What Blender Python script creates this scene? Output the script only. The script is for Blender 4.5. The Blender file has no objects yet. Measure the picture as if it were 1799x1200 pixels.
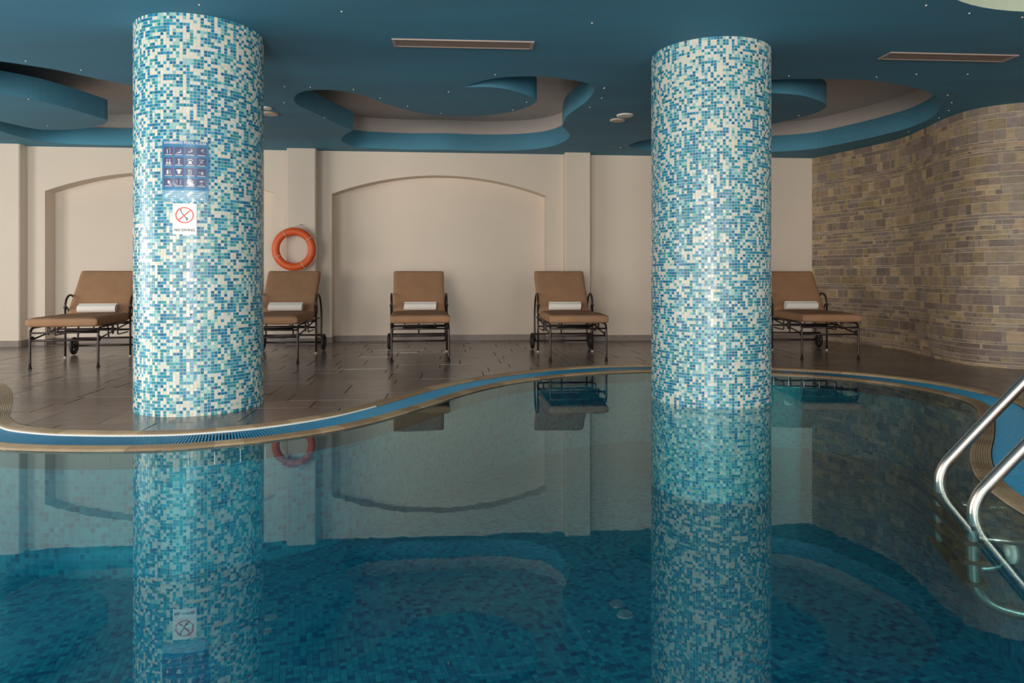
import bpy, bmesh, math, random
import numpy as np
from mathutils import Vector, Matrix, noise

random.seed(7); RNG = np.random.default_rng(11)
scene = bpy.context.scene
scene.cycles.max_bounces = 8
COL = scene.collection
PI = math.pi

# ------------------------------------------------------------------ camera, world, light, exposure
CAMZ = 1.0            # eye height above the water (z = 0)
FPX, CX, HY = 1200.0, 899.5, 485.0
cam = bpy.data.cameras.new('camera'); cam.sensor_width = 36.0
cam.lens = 36.0 * FPX / 1799.0; cam.shift_y = -(600.0 - HY) / 1799.0; cam.clip_start = 0.02
camo = bpy.data.objects.new('camera', cam); COL.objects.link(camo)
camo.location = (0, 0, CAMZ); camo.rotation_euler = (PI / 2, 0, 0)
scene.camera = camo

world = bpy.data.worlds.new('daylight'); scene.world = world; world.use_nodes = True
world.node_tree.nodes['Background'].inputs[0].default_value = (0.80, 0.90, 1.0, 1)
world.node_tree.nodes['Background'].inputs[1].default_value = 1.0

def area_light(name, loc, rot, sx, sy, power, color):
    l = bpy.data.lights.new(name, 'AREA'); l.shape = 'RECTANGLE'; l.size = sx; l.size_y = sy
    l.energy = power; l.color = color
    o = bpy.data.objects.new(name, l); COL.objects.link(o); o.location = loc; o.rotation_euler = rot
    return o
# daylight coming in through the glazed front behind the photographer and the glazed side
area_light('window_daylight', (-6.2, -3.95, 1.45), (PI / 2, 0, 0), 3.4, 2.3, 240, (1.0, 0.93, 0.84))
area_light('window_daylight', (-1.2, -3.95, 1.45), (PI / 2, 0, 0), 2.2, 2.3, 400, (1.0, 0.93, 0.84))
area_light('window_daylight', (3.8, -3.95, 1.45), (PI / 2, 0, 0), 3.4, 2.3, 170, (1.0, 0.93, 0.84))
area_light('window_daylight', (-9.2, 3.2, 1.45), (PI / 2, 0, -PI / 2), 5.0, 2.2, 300, (1.0, 0.92, 0.82))

vs = scene.view_settings
vs.view_transform = 'Standard'; vs.look = 'None'; vs.gamma = 1.0; vs.use_curve_mapping = False
vs.exposure = 0.12

# ------------------------------------------------------------------ helpers
def lin(c):
    out = []
    for v in c[:3]:
        v = v / 255.0
        out.append(v / 12.92 if v <= 0.04045 else ((v + 0.055) / 1.055) ** 2.4)
    return (out[0], out[1], out[2], 1.0)

def px(x, y, z):
    """a point of the place that lies at height z and was read off at pixel (x, y)"""
    Y = FPX * (CAMZ - z) / (y - HY)
    return ((x - CX) / FPX * Y, Y)

class NT:
    def __init__(s, m): s.n = m.node_tree.nodes; s.l = m.node_tree.links
    def add(s, t, **kw):
        n = s.n.new(t)
        for k, v in kw.items(): setattr(n, k, v)
        return n
    def link(s, a, b): s.l.new(a, b)

def mat(name, color, rough=0.5, metal=0.0, spec=0.5, vary=0.0, vscale=4.0, stretch=(1, 1, 1), bump=0.0, bscale=30.0,
        color2=None, attr=None, rvary=0.0, coords='Object'):
    m = bpy.data.materials.new(name); m.use_nodes = True
    t = NT(m); b = t.n['Principled BSDF']
    b.inputs['Roughness'].default_value = rough; b.inputs['Metallic'].default_value = metal
    b.inputs['Specular IOR Level'].default_value = spec
    base = lin(color)
    b.inputs['Base Color'].default_value = base
    src = None
    if attr:
        a = t.add('ShaderNodeAttribute', attribute_name=attr); src = a.outputs['Color']
    if vary > 0 or bump > 0 or color2 or rvary > 0:
        tc = t.add('ShaderNodeNewGeometry') if coords == 'World' else t.add('ShaderNodeTexCoord')
        mp = t.add('ShaderNodeMapping'); mp.inputs['Scale'].default_value = stretch
        t.link(tc.outputs['Position'] if coords == 'World' else tc.outputs['Object'], mp.inputs['Vector'])
    if vary > 0 or color2:
        nz = t.add('ShaderNodeTexNoise'); nz.inputs['Scale'].default_value = vscale; nz.inputs['Detail'].default_value = 4
        t.link(mp.outputs[0], nz.inputs['Vector'])
        if color2:
            r = t.add('ShaderNodeValToRGB'); r.color_ramp.elements[0].position = 0.35; r.color_ramp.elements[1].position = 0.68
            r.color_ramp.elements[0].color = base; r.color_ramp.elements[1].color = lin(color2)
            t.link(nz.outputs['Fac'], r.inputs['Fac']); src = r.outputs['Color']
        if vary > 0:
            mr = t.add('ShaderNodeMapRange'); mr.inputs['From Min'].default_value = 0.25; mr.inputs['From Max'].default_value = 0.75
            mr.inputs['To Min'].default_value = 1 - vary; mr.inputs['To Max'].default_value = 1 + vary
            t.link(nz.outputs['Fac'], mr.inputs['Value'])
            mx = t.add('ShaderNodeMix', data_type='RGBA', blend_type='MULTIPLY'); mx.inputs['Factor'].default_value = 1
            if src is not None: t.link(src, mx.inputs['A'])
            else: mx.inputs['A'].default_value = base
            t.link(mr.outputs[0], mx.inputs['B']); src = mx.outputs['Result']
    if src is not None: t.link(src, b.inputs['Base Color'])
    if bump > 0 or rvary > 0:
        nb = t.add('ShaderNodeTexNoise'); nb.inputs['Scale'].default_value = bscale; nb.inputs['Detail'].default_value = 3
        t.link(mp.outputs[0], nb.inputs['Vector'])
    if bump > 0:
        bp = t.add('ShaderNodeBump'); bp.inputs['Strength'].default_value = bump; bp.inputs['Distance'].default_value = 0.01
        t.link(nb.outputs['Fac'], bp.inputs['Height']); t.link(bp.outputs[0], b.inputs['Normal'])
    if rvary > 0:
        mr = t.add('ShaderNodeMapRange'); mr.inputs['To Min'].default_value = rough - rvary; mr.inputs['To Max'].default_value = rough + rvary
        t.link(nb.outputs['Fac'], mr.inputs['Value']); t.link(mr.outputs[0], b.inputs['Roughness'])
    return m

def link_obj(name, me, material=None, parent=None, smooth=False):
    if smooth and len(me.polygons): me.polygons.foreach_set('use_smooth', [True] * len(me.polygons))
    o = bpy.data.objects.new(name, me); COL.objects.link(o)
    if material: me.materials.append(material)
    if parent: o.parent = parent
    return o

def mesh(name, verts, faces):
    me = bpy.data.meshes.new(name); me.from_pydata([tuple(v) for v in verts], [], [tuple(f) for f in faces]); me.update()
    return me

def obj(name, verts, faces, material=None, parent=None, smooth=False):
    return link_obj(name, mesh(name, verts, faces), material, parent, smooth)

def tag(o, label=None, cat=None, group=None, kind=None):
    if label: o['label'] = label
    if cat: o['category'] = cat
    if group: o['group'] = group
    if kind: o['kind'] = kind
    return o

def empty(name, loc=(0, 0, 0), rz=0.0):
    o = bpy.data.objects.new(name, None); o.empty_display_size = 0.1; COL.objects.link(o)
    o.location = loc; o.rotation_euler = (0, 0, rz); return o

def copy_tree(o, parent=None):
    c = o.copy(); COL.objects.link(c); c.parent = parent
    for ch in list(o.children): copy_tree(ch, c)
    return c

def face_colors(me, cols):
    a = me.attributes.new('tile_color', 'FLOAT_COLOR', 'FACE')
    arr = np.ones((len(me.polygons), 4), dtype=np.float32); arr[:, :3] = np.asarray(cols, dtype=np.float32)[:, :3]
    a.data.foreach_set('color', arr.ravel())

class MB:
    def __init__(s): s.v = []; s.f = []
    def quad_box(s, p):          # p: 8 points, bottom 4 then top 4 (ccw from above)
        b = len(s.v); s.v += [tuple(q) for q in p]
        s.f += [(b, b+3, b+2, b+1), (b+4, b+5, b+6, b+7)] + [(b+i, b+(i+1) % 4, b+4+(i+1) % 4, b+4+i) for i in range(4)]
        return s
    def box(s, x0, x1, y0, y1, z0, z1):
        return s.quad_box([(x0, y0, z0), (x1, y0, z0), (x1, y1, z0), (x0, y1, z0), (x0, y0, z1), (x1, y0, z1), (x1, y1, z1), (x0, y1, z1)])
    def tube(s, pts, r, n=8, caps=True, closed=False):
        P = [Vector(p) for p in pts]; N = len(P); rr = r if isinstance(r, (list, tuple)) else [r] * N
        b = len(s.v); T = []
        for i in range(N):
            a = P[(i-1) % N] if (closed or i > 0) else P[0]; c = P[(i+1) % N] if (closed or i < N-1) else P[-1]
            T.append((c - a).normalized())
        ref = Vector((0, 0, 1)) if abs(T[0].z) < 0.9 else Vector((1, 0, 0))
        nrm = (ref - T[0] * ref.dot(T[0])).normalized()
        for i in range(N):
            nrm = (nrm - T[i] * nrm.dot(T[i])).normalized(); bi = T[i].cross(nrm)
            for k in range(n):
                a = 2 * PI * k / n
                s.v.append(tuple(P[i] + (nrm * math.cos(a) + bi * math.sin(a)) * rr[i]))
        M = N if closed else N - 1
        for i in range(M):
            j = (i + 1) % N
            for k in range(n):
                k2 = (k + 1) % n
                s.f.append((b+i*n+k, b+i*n+k2, b+j*n+k2, b+j*n+k))
        if caps and not closed:
            s.f.append(tuple(b + k for k in reversed(range(n)))); s.f.append(tuple(b + (N-1)*n + k for k in range(n)))
        return s
    def build(s, name, material, parent=None, smooth=False):
        return obj(name, s.v, s.f, material, parent, smooth)

def smooth_path(pts, n=6, closed=False):
    P = [np.array(p, dtype=float) for p in pts]; N = len(P); out = []
    rng = range(N) if closed else range(N - 1)
    for i in rng:
        if closed: p0, p1, p2, p3 = P[(i-1) % N], P[i], P[(i+1) % N], P[(i+2) % N]
        else:
            p1, p2 = P[i], P[i+1]; p0 = P[i-1] if i > 0 else 2*p1 - p2; p3 = P[i+2] if i < N-2 else 2*p2 - p1
        d1 = max(np.linalg.norm(p2-p1), 1e-6) ** 0.5; d0 = max(np.linalg.norm(p1-p0), 1e-6) ** 0.5; d2 = max(np.linalg.norm(p3-p2), 1e-6) ** 0.5
        m1 = (p2-p1) - (p2-p0) * d1/(d0+d1) + (p1-p0) * d1/d0 if True else 0
        m1 = d1 * ((p1-p0)/d0 - (p2-p0)/(d0+d1) + (p2-p1)/d1)
        m2 = d1 * ((p2-p1)/d1 - (p3-p1)/(d1+d2) + (p3-p2)/d2)
        for k in range(n):
            t = k / n; t2 = t*t; t3 = t2*t
            out.append((2*t3-3*t2+1)*p1 + (t3-2*t2+t)*m1 + (-2*t3+3*t2)*p2 + (t3-t2)*m2)
    if not closed: out.append(P[-1])
    return np.array(out)

def resample(path, step, closed=False):
    p = np.vstack([path, path[:1]]) if closed else np.asarray(path)
    d = np.r_[0, np.cumsum(np.linalg.norm(np.diff(p, axis=0), axis=1))]
    n = max(2, int(round(d[-1] / step)))
    t = np.linspace(0, d[-1], n + 1)
    q = np.stack([np.interp(t, d, p[:, k]) for k in range(p.shape[1])], axis=1)
    return q[:-1] if closed else q

def normals2(path, closed=False):
    if closed: t = np.roll(path, -1, 0) - np.roll(path, 1, 0)
    else: t = np.gradient(path, axis=0)
    t = t / np.linalg.norm(t, axis=1)[:, None]
    return np.stack([-t[:, 1], t[:, 0]], axis=1)      # left of travel

def inside(poly, pts):
    x, y = pts[:, 0], pts[:, 1]; c = np.zeros(len(pts), bool); n = len(poly); j = n - 1
    for i in range(n):
        xi, yi = poly[i]; xj, yj = poly[j]
        if yi != yj:
            k = ((yi > y) != (yj > y)) & (x < (xj - xi) * (y - yi) / (yj - yi) + xi); c ^= k
        j = i
    return c

def fill_holes(name, outer, holes, zfun, material, parent=None, flip=False):
    bm = bmesh.new()
    for loop in [outer] + holes:
        vs_ = [bm.verts.new(zfun(p)) for p in loop]
        for i in range(len(vs_)): bm.edges.new((vs_[i], vs_[(i+1) % len(vs_)]))
    bmesh.ops.triangle_fill(bm, use_beauty=True, use_dissolve=False, edges=bm.edges[:])
    bm.normal_update()
    me = bpy.data.meshes.new(name); 
    bmesh.ops.recalc_face_normals(bm, faces=bm.faces[:])
    bm.normal_update()
    up = sum(f_.normal.z * f_.calc_area() for f_ in bm.faces)
    if (up < 0) != flip: bmesh.ops.reverse_faces(bm, faces=bm.faces[:])
    bm.to_mesh(me); bm.free()
    return link_obj(name, me, material, parent)

# ------------------------------------------------------------------ materials
M_PLASTER = mat('cream_plaster', (222, 206, 190), 0.85, vary=0.03, vscale=1.2, bump=0.02, bscale=60)
M_BLUE = mat('blue_ceiling_paint', (74, 124, 148), 0.75, color2=(70, 136, 162), vscale=0.9, stretch=(0.35, 1.4, 1), vary=0.07)
M_COVE = mat('taupe_cove_paint', (200, 188, 182), 0.85, vary=0.03, vscale=2)
M_PALE = mat('pale_recess_paint', (186, 198, 178), 0.8)
M_GROUT = mat('mosaic_grout', (212, 206, 190), 0.7, vary=0.04, vscale=20)
M_TILE = mat('glass_mosaic', (255, 255, 255), 0.24, spec=0.42, attr='tile_color', vary=0.06, vscale=90)
M_STONE = mat('slate_cladding', (255, 255, 255), 0.5, attr='tile_color', vary=0.24, vscale=14, stretch=(1, 1, 3.5), bump=0.25, bscale=60, coords='World')
M_STONEGROUT = mat('cladding_grout', (222, 206, 180), 0.8)
M_FLOOR = mat('brown_slate', (255, 255, 255), 0.24, spec=0.9, attr='tile_color', vary=0.16, vscale=5, stretch=(1, 2.2, 1), bump=0.03, bscale=5, rvary=0.07, coords='World')
M_FLOORGROUT = mat('floor_grout', (70, 60, 54), 0.6)
M_BASEB = mat('grey_stone_skirting', (138, 126, 118), 0.5, vary=0.1, vscale=8)
M_TAN = mat('tan_stoneware', (150, 124, 94), 0.4, vary=0.16, vscale=12, bump=0.1, bscale=60)
M_TAN2 = mat('tan_stoneware_light', (172, 146, 114), 0.4, vary=0.16, vscale=12, bump=0.1, bscale=60)
M_WHITE = mat('white_plastic', (235, 232, 225), 0.4)
M_GRATE = mat('blue_grate_plastic', (24, 142, 184), 0.35, vary=0.08, vscale=30)
M_GUTTER = mat('gutter_blue', (16, 62, 96), 0.5)
M_NAVY = mat('navy_waterline_tile', (26, 44, 66), 0.3, vary=0.2, vscale=30)
M_POOLTILE = mat('pool_mosaic', (255, 255, 255), 0.35, attr='tile_color')
M_POOLGROUT = mat('pool_grout', (50, 140, 158), 0.6)
M_METAL = mat('brushed_steel', (196, 184, 174), 0.3, metal=1.0, bump=0.03, bscale=80)
M_DARKSTEP = mat('dark_step_plastic', (40, 36, 34), 0.6)
M_IRON = mat('bronze_iron', (62, 52, 50), 0.38, metal=0.55, vary=0.12, vscale=30)
M_RUBBER = mat('black_rubber', (22, 20, 20), 0.6)
M_FOOT = mat('pale_foot_cap', (190, 182, 172), 0.5)
M_CUSHION = mat('brown_canvas', (160, 121, 92), 0.9, spec=0.2, vary=0.10, vscale=6, bump=0.25, bscale=45)
M_TOWEL = mat('white_terry', (235, 228, 220), 0.95, spec=0.1, vary=0.04, vscale=40, bump=0.4, bscale=220)
M_ORANGE = mat('orange_foam', (226, 92, 36), 0.45, vary=0.05, vscale=10)
M_ROPE = mat('white_rope', (215, 205, 190), 0.8)
M_VENT = mat('vent_enamel', (168, 148, 138), 0.5)
M_VENTDARK = mat('vent_core', (96, 74, 68), 0.6)
M_SIGNW = mat('sign_white', (240, 238, 234), 0.35)
M_SIGNRED = mat('sign_red', (214, 88, 74), 0.4)
M_SIGNBLACK = mat('sign_black', (50, 44, 48), 0.4)
M_POSTBLUE = mat('poster_blue', (44, 132, 176), 0.35)
M_POSTDARK = mat('poster_purple', (84, 82, 122), 0.35, vary=0.2, vscale=30)
M_POSTPALE = mat('poster_pale', (222, 220, 222), 0.35)

def emit_mat(name, color, s):
    m = bpy.data.materials.new(name); m.use_nodes = True; b = m.node_tree.nodes['Principled BSDF']
    b.inputs['Base Color'].default_value = lin(color); b.inputs['Emission Color'].default_value = lin(color); b.inputs['Emission Strength'].default_value = s
    return m
M_STAR = emit_mat('fibre_light', (235, 215, 190), 0.3)

WATER_IOR = 2.0
def water_mat():
    m = bpy.data.materials.new('pool_water'); m.use_nodes = True; t = NT(m); t.n.remove(t.n['Principled BSDF'])
    out = t.n['Material Output']
    tr = t.add('ShaderNodeBsdfTransparent'); tr.inputs[0].default_value = (0.93, 0.98, 0.98, 1)
    gl = t.add('ShaderNodeBsdfGlossy'); gl.inputs['Roughness'].default_value = 0.012; gl.inputs['Color'].default_value = (0.70, 0.96, 0.98, 1)
    fr = t.add('ShaderNodeFresnel'); ge = t.add('ShaderNodeNewGeometry'); mi = t.add('ShaderNodeMapRange')
    mi.inputs['To Min'].default_value = WATER_IOR; mi.inputs['To Max'].default_value = 1 / WATER_IOR      # same sheet from above and below
    t.link(ge.outputs['Backfacing'], mi.inputs['Value']); t.link(mi.outputs[0], fr.inputs['IOR'])
    mx = t.add('ShaderNodeMixShader')
    tc = t.add('ShaderNodeTexCoord'); mp = t.add('ShaderNodeMapping'); mp.inputs['Scale'].default_value = (1.0, 1.6, 1)
    nz = t.add('ShaderNodeTexNoise'); nz.inputs['Scale'].default_value = 9.0; nz.inputs['Detail'].default_value = 2.0
    t.link(tc.outputs['Object'], mp.inputs[0]); t.link(mp.outputs[0], nz.inputs['Vector'])
    bp = t.add('ShaderNodeBump'); bp.inputs['Strength'].default_value = 0.011; bp.inputs['Distance'].default_value = 0.01
    t.link(nz.outputs['Fac'], bp.inputs['Height']); t.link(bp.outputs[0], gl.inputs['Normal']); t.link(bp.outputs[0], fr.inputs['Normal'])
    t.link(fr.outputs[0], mx.inputs[0]); t.link(tr.outputs[0], mx.inputs[1]); t.link(gl.outputs[0], mx.inputs[2]); t.link(mx.outputs[0], out.inputs[0])
    va = t.add('ShaderNodeVolumeAbsorption'); va.inputs['Color'].default_value = (0.05, 0.84, 0.88, 1); va.inputs['Density'].default_value = 0.38
    t.link(va.outputs[0], out.inputs['Volume'])
    return m
M_WATER = water_mat()

def film_mat():
    m = bpy.data.materials.new('clear_sleeve'); m.use_nodes = True; t = NT(m); t.n.remove(t.n['Principled BSDF'])
    out = t.n['Material Output']
    tr = t.add('ShaderNodeBsdfTransparent'); tr.inputs[0].default_value = (0.95, 0.96, 0.98, 1)
    gl = t.add('ShaderNodeBsdfGlossy'); gl.inputs['Roughness'].default_value = 0.08
    fr = t.add('ShaderNodeFresnel'); fr.inputs['IOR'].default_value = 1.5
    mx = t.add('ShaderNodeMixShader')
    t.link(fr.outputs[0], mx.inputs[0]); t.link(tr.outputs[0], mx.inputs[1]); t.link(gl.outputs[0], mx.inputs[2]); t.link(mx.outputs[0], out.inputs[0])
    return m
M_FILM = film_mat()

# ------------------------------------------------------------------ dimensions
FLZ = 0.03            # deck tile surface
CEZ = 2.81            # ceiling underside
FASC = 0.235          # depth of the blue ceiling slab
COVZ = 3.25           # taupe soffit above the slab
XL, XR, YF = -9.4, 7.6, -4.1

W0 = np.array([-2.79, 9.87]); WA = math.atan(0.0857)
WU = np.array([math.cos(WA), math.sin(WA)]); WN = np.array([math.sin(WA), -math.cos(WA)])
def wallpt(s, n, z):
    p = W0 + WU * s + WN * n; return (p[0], p[1], z)
def s_of_x(X): return (X - W0[0]) / WU[0]

PIL = [(-7.15, -6.76), (-3.20, -2.80), (0.765, 1.14)]
PILD = 0.18
NICHE = [(-6.53, -3.41), (-2.61, 0.515)]
NICHD, SPRZ, CRZ = 0.25, 2.19, 2.475
SL, SR = s_of_x(XL), s_of_x(4.66)

# ------------------------------------------------------------------ pool outline (water edge), clockwise from above
POOL_PTS = [(-7.8, 6.9), (-6.4, 6.75), (-5.56, 6.38), (-4.99, 5.98), (-4.66, 5.66), (-4.365, 5.30), (-4.02, 4.82), (-3.735, 4.42), (-3.365, 4.09),
 (-2.95, 3.93), (-2.6, 3.885), (-2.264, 3.883), (-1.96, 3.92), (-1.677, 4.02), (-1.5, 4.11), (-1.22, 4.32), (-0.99, 4.58), (-0.811, 4.88),
 (-0.614, 5.286), (-0.384, 5.78), (-0.10, 6.22), (0.22, 6.55), (0.57, 6.81), (1.0, 7.01), (1.42, 7.10), (2.0, 7.06), (2.63, 6.87), (3.02, 6.69),
 (3.335, 6.42), (3.54, 6.06), (3.61, 5.69), (3.60, 5.40), (3.49, 5.13), (3.24, 4.75), (2.91, 4.286), (2.6, 3.87), (2.41, 3.58), (2.28, 3.333),
 (2.197, 3.10), (2.141, 2.857), (2.08, 2.3), (2.1, 1.5), (2.3, 0.6), (2.2, -0.6), (1.2, -1.3), (-2.0, -1.5), (-6.0, -1.4), (-7.8, -0.5), (-8.4, 2.0), (-8.4, 5.3)]
POOL = resample(smooth_path(POOL_PTS, 10, True), 0.02, True)
PN = normals2(POOL, True)
PARC = np.r_[0, np.cumsum(np.linalg.norm(np.diff(POOL, axis=0), axis=1))]
LIP, GRW, OUT = 0.095, 0.20, 0.105
TOT = LIP + GRW + OUT
OUTER = POOL + PN * (TOT - 0.05)
def pool_index(X, Y): return int(np.argmin(np.hypot(POOL[:, 0]-X, POOL[:, 1]-Y)))
I0, I1 = pool_index(-6.2, 6.7), pool_index(2.1, 1.5)

# ------------------------------------------------------------------ floor
floor = fill_holes('floor', [(XL, YF), (XR, YF), (XR, 11.4), (XL, 11.4)], [[tuple(p) for p in (POOL + PN * 0.30)[::6]]], lambda p: (p[0], p[1], FLZ - 0.009), M_FLOORGROUT)
tag(floor, kind='structure')

def proj_area(corners):
    q = [((CX + FPX * x / y), HY + FPX * (CAMZ - z) / y) for x, y, z in corners if y > 0.5]
    if len(q) < 3: return 0.0
    if all(p[0] < 0 for p in q) or all(p[0] > 1799 for p in q): return 0.0
    a = 0
    for i in range(len(q)):
        x0, y0 = q[i]; x1, y1 = q[(i+1) % len(q)]; a += x0*y1 - x1*y0
    return abs(a) / 2

FLOORCOL = [(112, 96, 89), (103, 89, 83), (119, 103, 94), (95, 83, 78), (108, 96, 90), (115, 98, 87)]
stone_curve_pts = [(4.60, 10.56), (4.78, 10.1), (4.94, 9.68), (5.08, 9.2), (5.11, 8.8), (5.06, 8.4), (4.99, 8.0), (4.97, 7.65), (5.03, 7.38), (5.2, 7.2), (5.45, 7.08), (5.9, 6.95), (6.6, 6.8), (7.6, 6.6)]
STONE = resample(smooth_path(stone_curve_pts, 12), 0.01)
stone_poly = np.vstack([STONE, [[12, 6.6], [12, 12], [4.6, 12]]])

cells = []
y = -0.02; row = 0
ROWH = [0.30, 0.45, 0.30, 0.30, 0.45]
while y < 6.2:                                   # distance from the wall towards the pool
    h = ROWH[row % 5]; x = -5.2 - 0.37 * (row % 4)
    while x < 9.2:
        w = random.choice([0.30, 0.45, 0.60, 0.60, 0.75])
        cells.append((x, x + w, y, y + h)); x += w
    y += h; row += 1
# the recesses go a little deeper than the wall line
x = -4.2
while x < 3.6: cells.append((x, x + 0.6, -0.27, -0.02)); x += 0.6
floor_pieces = []
for (x0, x1, y0, y1) in cells:
    g = 0.004; x0 += g; x1 -= g; y0 += g; y1 -= g
    cor = np.array([W0 + WU*a + WN*b for a, b in ((x0, y1), (x1, y1), (x1, y0), (x0, y0))])
    grid_test = np.array([W0 + WU*(x0+(x1-x0)*i/8) + WN*(y0+(y1-y0)*j/8) for i in range(9) for j in range(9)])
    out = ~inside(OUTER, grid_test) & ~inside(stone_poly, grid_test) & (grid_test[:, 0] > XL) & (grid_test[:, 0] < XR)
    if not out.any(): continue
    px_ = [(CX + FPX*c[0]/c[1]) for c in cor]
    if max(px_) < -260 or min(px_) > 2060: continue
    zt = FLZ + random.uniform(-0.0008, 0.0008)
    if out.all():
        tl = [random.uniform(-0.0011, 0.0011) for _ in range(3)]; tl.append(tl[0]-tl[1]+tl[2])
        mb = MB().quad_box([(*c, FLZ - 0.012) for c in cor] + [(*c, zt+tl[k_]) for k_, c in enumerate(cor)]); vis = 1.0
    else:
        nx = max(1, int(round((x1-x0)/0.03))); ny = max(1, int(round((y1-y0)/0.03)))
        gx = np.linspace(x0, x1, nx+1); gy = np.linspace(y1, y0, ny+1)
        cen = np.array([W0 + WU*(gx[i]+gx[i+1])/2 + WN*(gy[j]+gy[j+1])/2 for i in range(nx) for j in range(ny)])
        ok = (~inside(OUTER, cen) & ~inside(stone_poly, cen)).reshape(nx, ny); vis = ok.mean()
        if not ok.any(): continue
        mb = MB(); idx = {}
        def vid(i, j, top):
            k = (i, j, top)
            if k not in idx:
                p = W0 + WU*gx[i] + WN*gy[j]; idx[k] = len(mb.v); mb.v.append((p[0], p[1], zt if top else FLZ - 0.012))
            return idx[k]
        for i in range(nx):
            for j in range(ny):
                if ok[i, j]:
                    mb.f.append((vid(i, j, 1), vid(i+1, j, 1), vid(i+1, j+1, 1), vid(i, j+1, 1)))
                    for (di, dj, a, b) in ((-1, 0, (i, j+1), (i, j)), (1, 0, (i+1, j), (i+1, j+1)), (0, -1, (i, j), (i+1, j)), (0, 1, (i+1, j+1), (i, j+1))):
                        ii, jj = i+di, j+dj
                        if not (0 <= ii < nx and 0 <= jj < ny and ok[ii, jj]):
                            mb.f.append((vid(*a, 0), vid(*b, 0), vid(*b, 1), vid(*a, 1)))
    c = lin(random.choice(FLOORCOL)); k = random.uniform(0.88, 1.12)
    floor_pieces.append((proj_area([(*c2, FLZ) for c2 in cor]) * vis, mb, tuple(v*k for v in c[:3])))
floor_pieces.sort(key=lambda t: -t[0])
rest = MB(); restc = []
for i, (a, mb, c) in enumerate(floor_pieces):
    if i < 300:
        me = mesh('floor_tile', mb.v, mb.f); face_colors(me, [c]*len(me.polygons)); link_obj('floor_tile', me, M_FLOOR, floor)
    else:
        b = len(rest.v); rest.v += mb.v; rest.f += [tuple(q+b for q in f) for f in mb.f]; restc += [c]*len(mb.f)
if rest.f:
    me = mesh('floor_tiling', rest.v, rest.f); face_colors(me, restc); o = link_obj('floor_tiling', me, M_FLOOR, floor); o['kind'] = 'stuff'

# ------------------------------------------------------------------ back wall with arched recesses
def arch_loop(a, b, n=28):
    sa, sb = s_of_x(a), s_of_x(b); w = (sb - sa) / 2; h = CRZ - SPRZ; R = (w*w + h*h) / (2*h); cs = (sa+sb)/2; cz = CRZ - R
    t0 = math.asin(w / R)
    return [(cs + R*math.sin(-t0 + 2*t0*i/n), cz + R*math.cos(-t0 + 2*t0*i/n)) for i in range(n+1)], sa, sb
bm = bmesh.new(); loops = []
outl = [(SL, -0.02)]
for nch in NICHE:
    arc, sa, sb = arch_loop(*nch); outl += [(sa, -0.02)] + arc + [(sb, -0.02)]; loops.append((arc, sa, sb))
outl += [(SR, -0.02), (SR, COVZ), (SL, COVZ)]
vs_ = [bm.verts.new(wallpt(s, 0, z)) for s, z in outl]
for i in range(len(vs_)): bm.edges.new((vs_[i], vs_[(i+1) % len(vs_)]))
bmesh.ops.triangle_fill(bm, use_beauty=True, use_dissolve=False, edges=bm.edges[:])
for arc, sa, sb in loops:
    ring = [(sa, -0.02)] + arc + [(sb, -0.02)]
    f0 = [bm.verts.new(wallpt(s, 0, z)) for s, z in ring]; f1 = [bm.verts.new(wallpt(s, -NICHD, z)) for s, z in ring]
    for i in range(len(ring)-1): bm.faces.new((f0[i], f0[i+1], f1[i+1], f1[i]))
    bm.faces.new([bm.verts.new(wallpt(s, -NICHD, z)) for s, z in ring])
me = bpy.data.meshes.new('wall_back'); bm.to_mesh(me); bm.free()
wall_back = link_obj('wall_back', me, M_PLASTER); tag(wall_back, kind='structure')
for a, b in PIL:
    sa, sb = s_of_x(a), s_of_x(b); e = 0.012
    ring = [(sa, 0), (sa, PILD-e), (sa+e, PILD), (sb-e, PILD), (sb, PILD-e), (sb, 0)]
    n = len(ring); v = [wallpt(s, d, FLZ-0.02) for s, d in ring] + [wallpt(s, d, CEZ+0.02) for s, d in ring]
    obj('pilaster', v, [(i, i+1, n+i+1, n+i) for i in range(n-1)], M_PLASTER, wall_back)
# skirting
foot = [(SL, 0)]
ev = sorted([(a, b, PILD) for a, b in PIL] + [(a, b, -NICHD) for a, b in NICHE])
for a, b, d in ev:
    sa, sb = s_of_x(a), s_of_x(b); foot += [(sa, 0), (sa, d), (sb, d), (sb, 0)]
foot += [(SR - 0.03, 0)]
baseb = empty('baseboard_back', wallpt(0, 0, FLZ)); tag(baseb, kind='structure')
bpos = Vector(baseb.location); BT, BH = 0.014, 0.085
for i in range(len(foot)-1):
    (s0, d0), (s1, d1) = foot[i], foot[i+1]
    dv = np.array([s1-s0, d1-d0]); L = np.linalg.norm(dv); dv = dv / L; nn = np.array([-dv[1], dv[0]])   # towards the room
    k = max(1, int(round(L / 0.6)))
    for j in range(k):
        a = np.array([s0, d0]) + dv * (L*j/k + (0.0015 if j else -BT*0.0)); b = np.array([s0, d0]) + dv * (L*(j+1)/k)
        th = BT + random.uniform(0, 0.001)
        P = []
        for z in (0.0005, BH):
            for q in (a, b, b + nn*th, a + nn*th):
                w = wallpt(q[0], q[1], FLZ + z); P.append(tuple(Vector(w) - bpos))
        MB().quad_box([P[0], P[3], P[2], P[1], P[4], P[7], P[6], P[5]]).build('baseboard_tile', M_BASEB, baseb)

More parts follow.
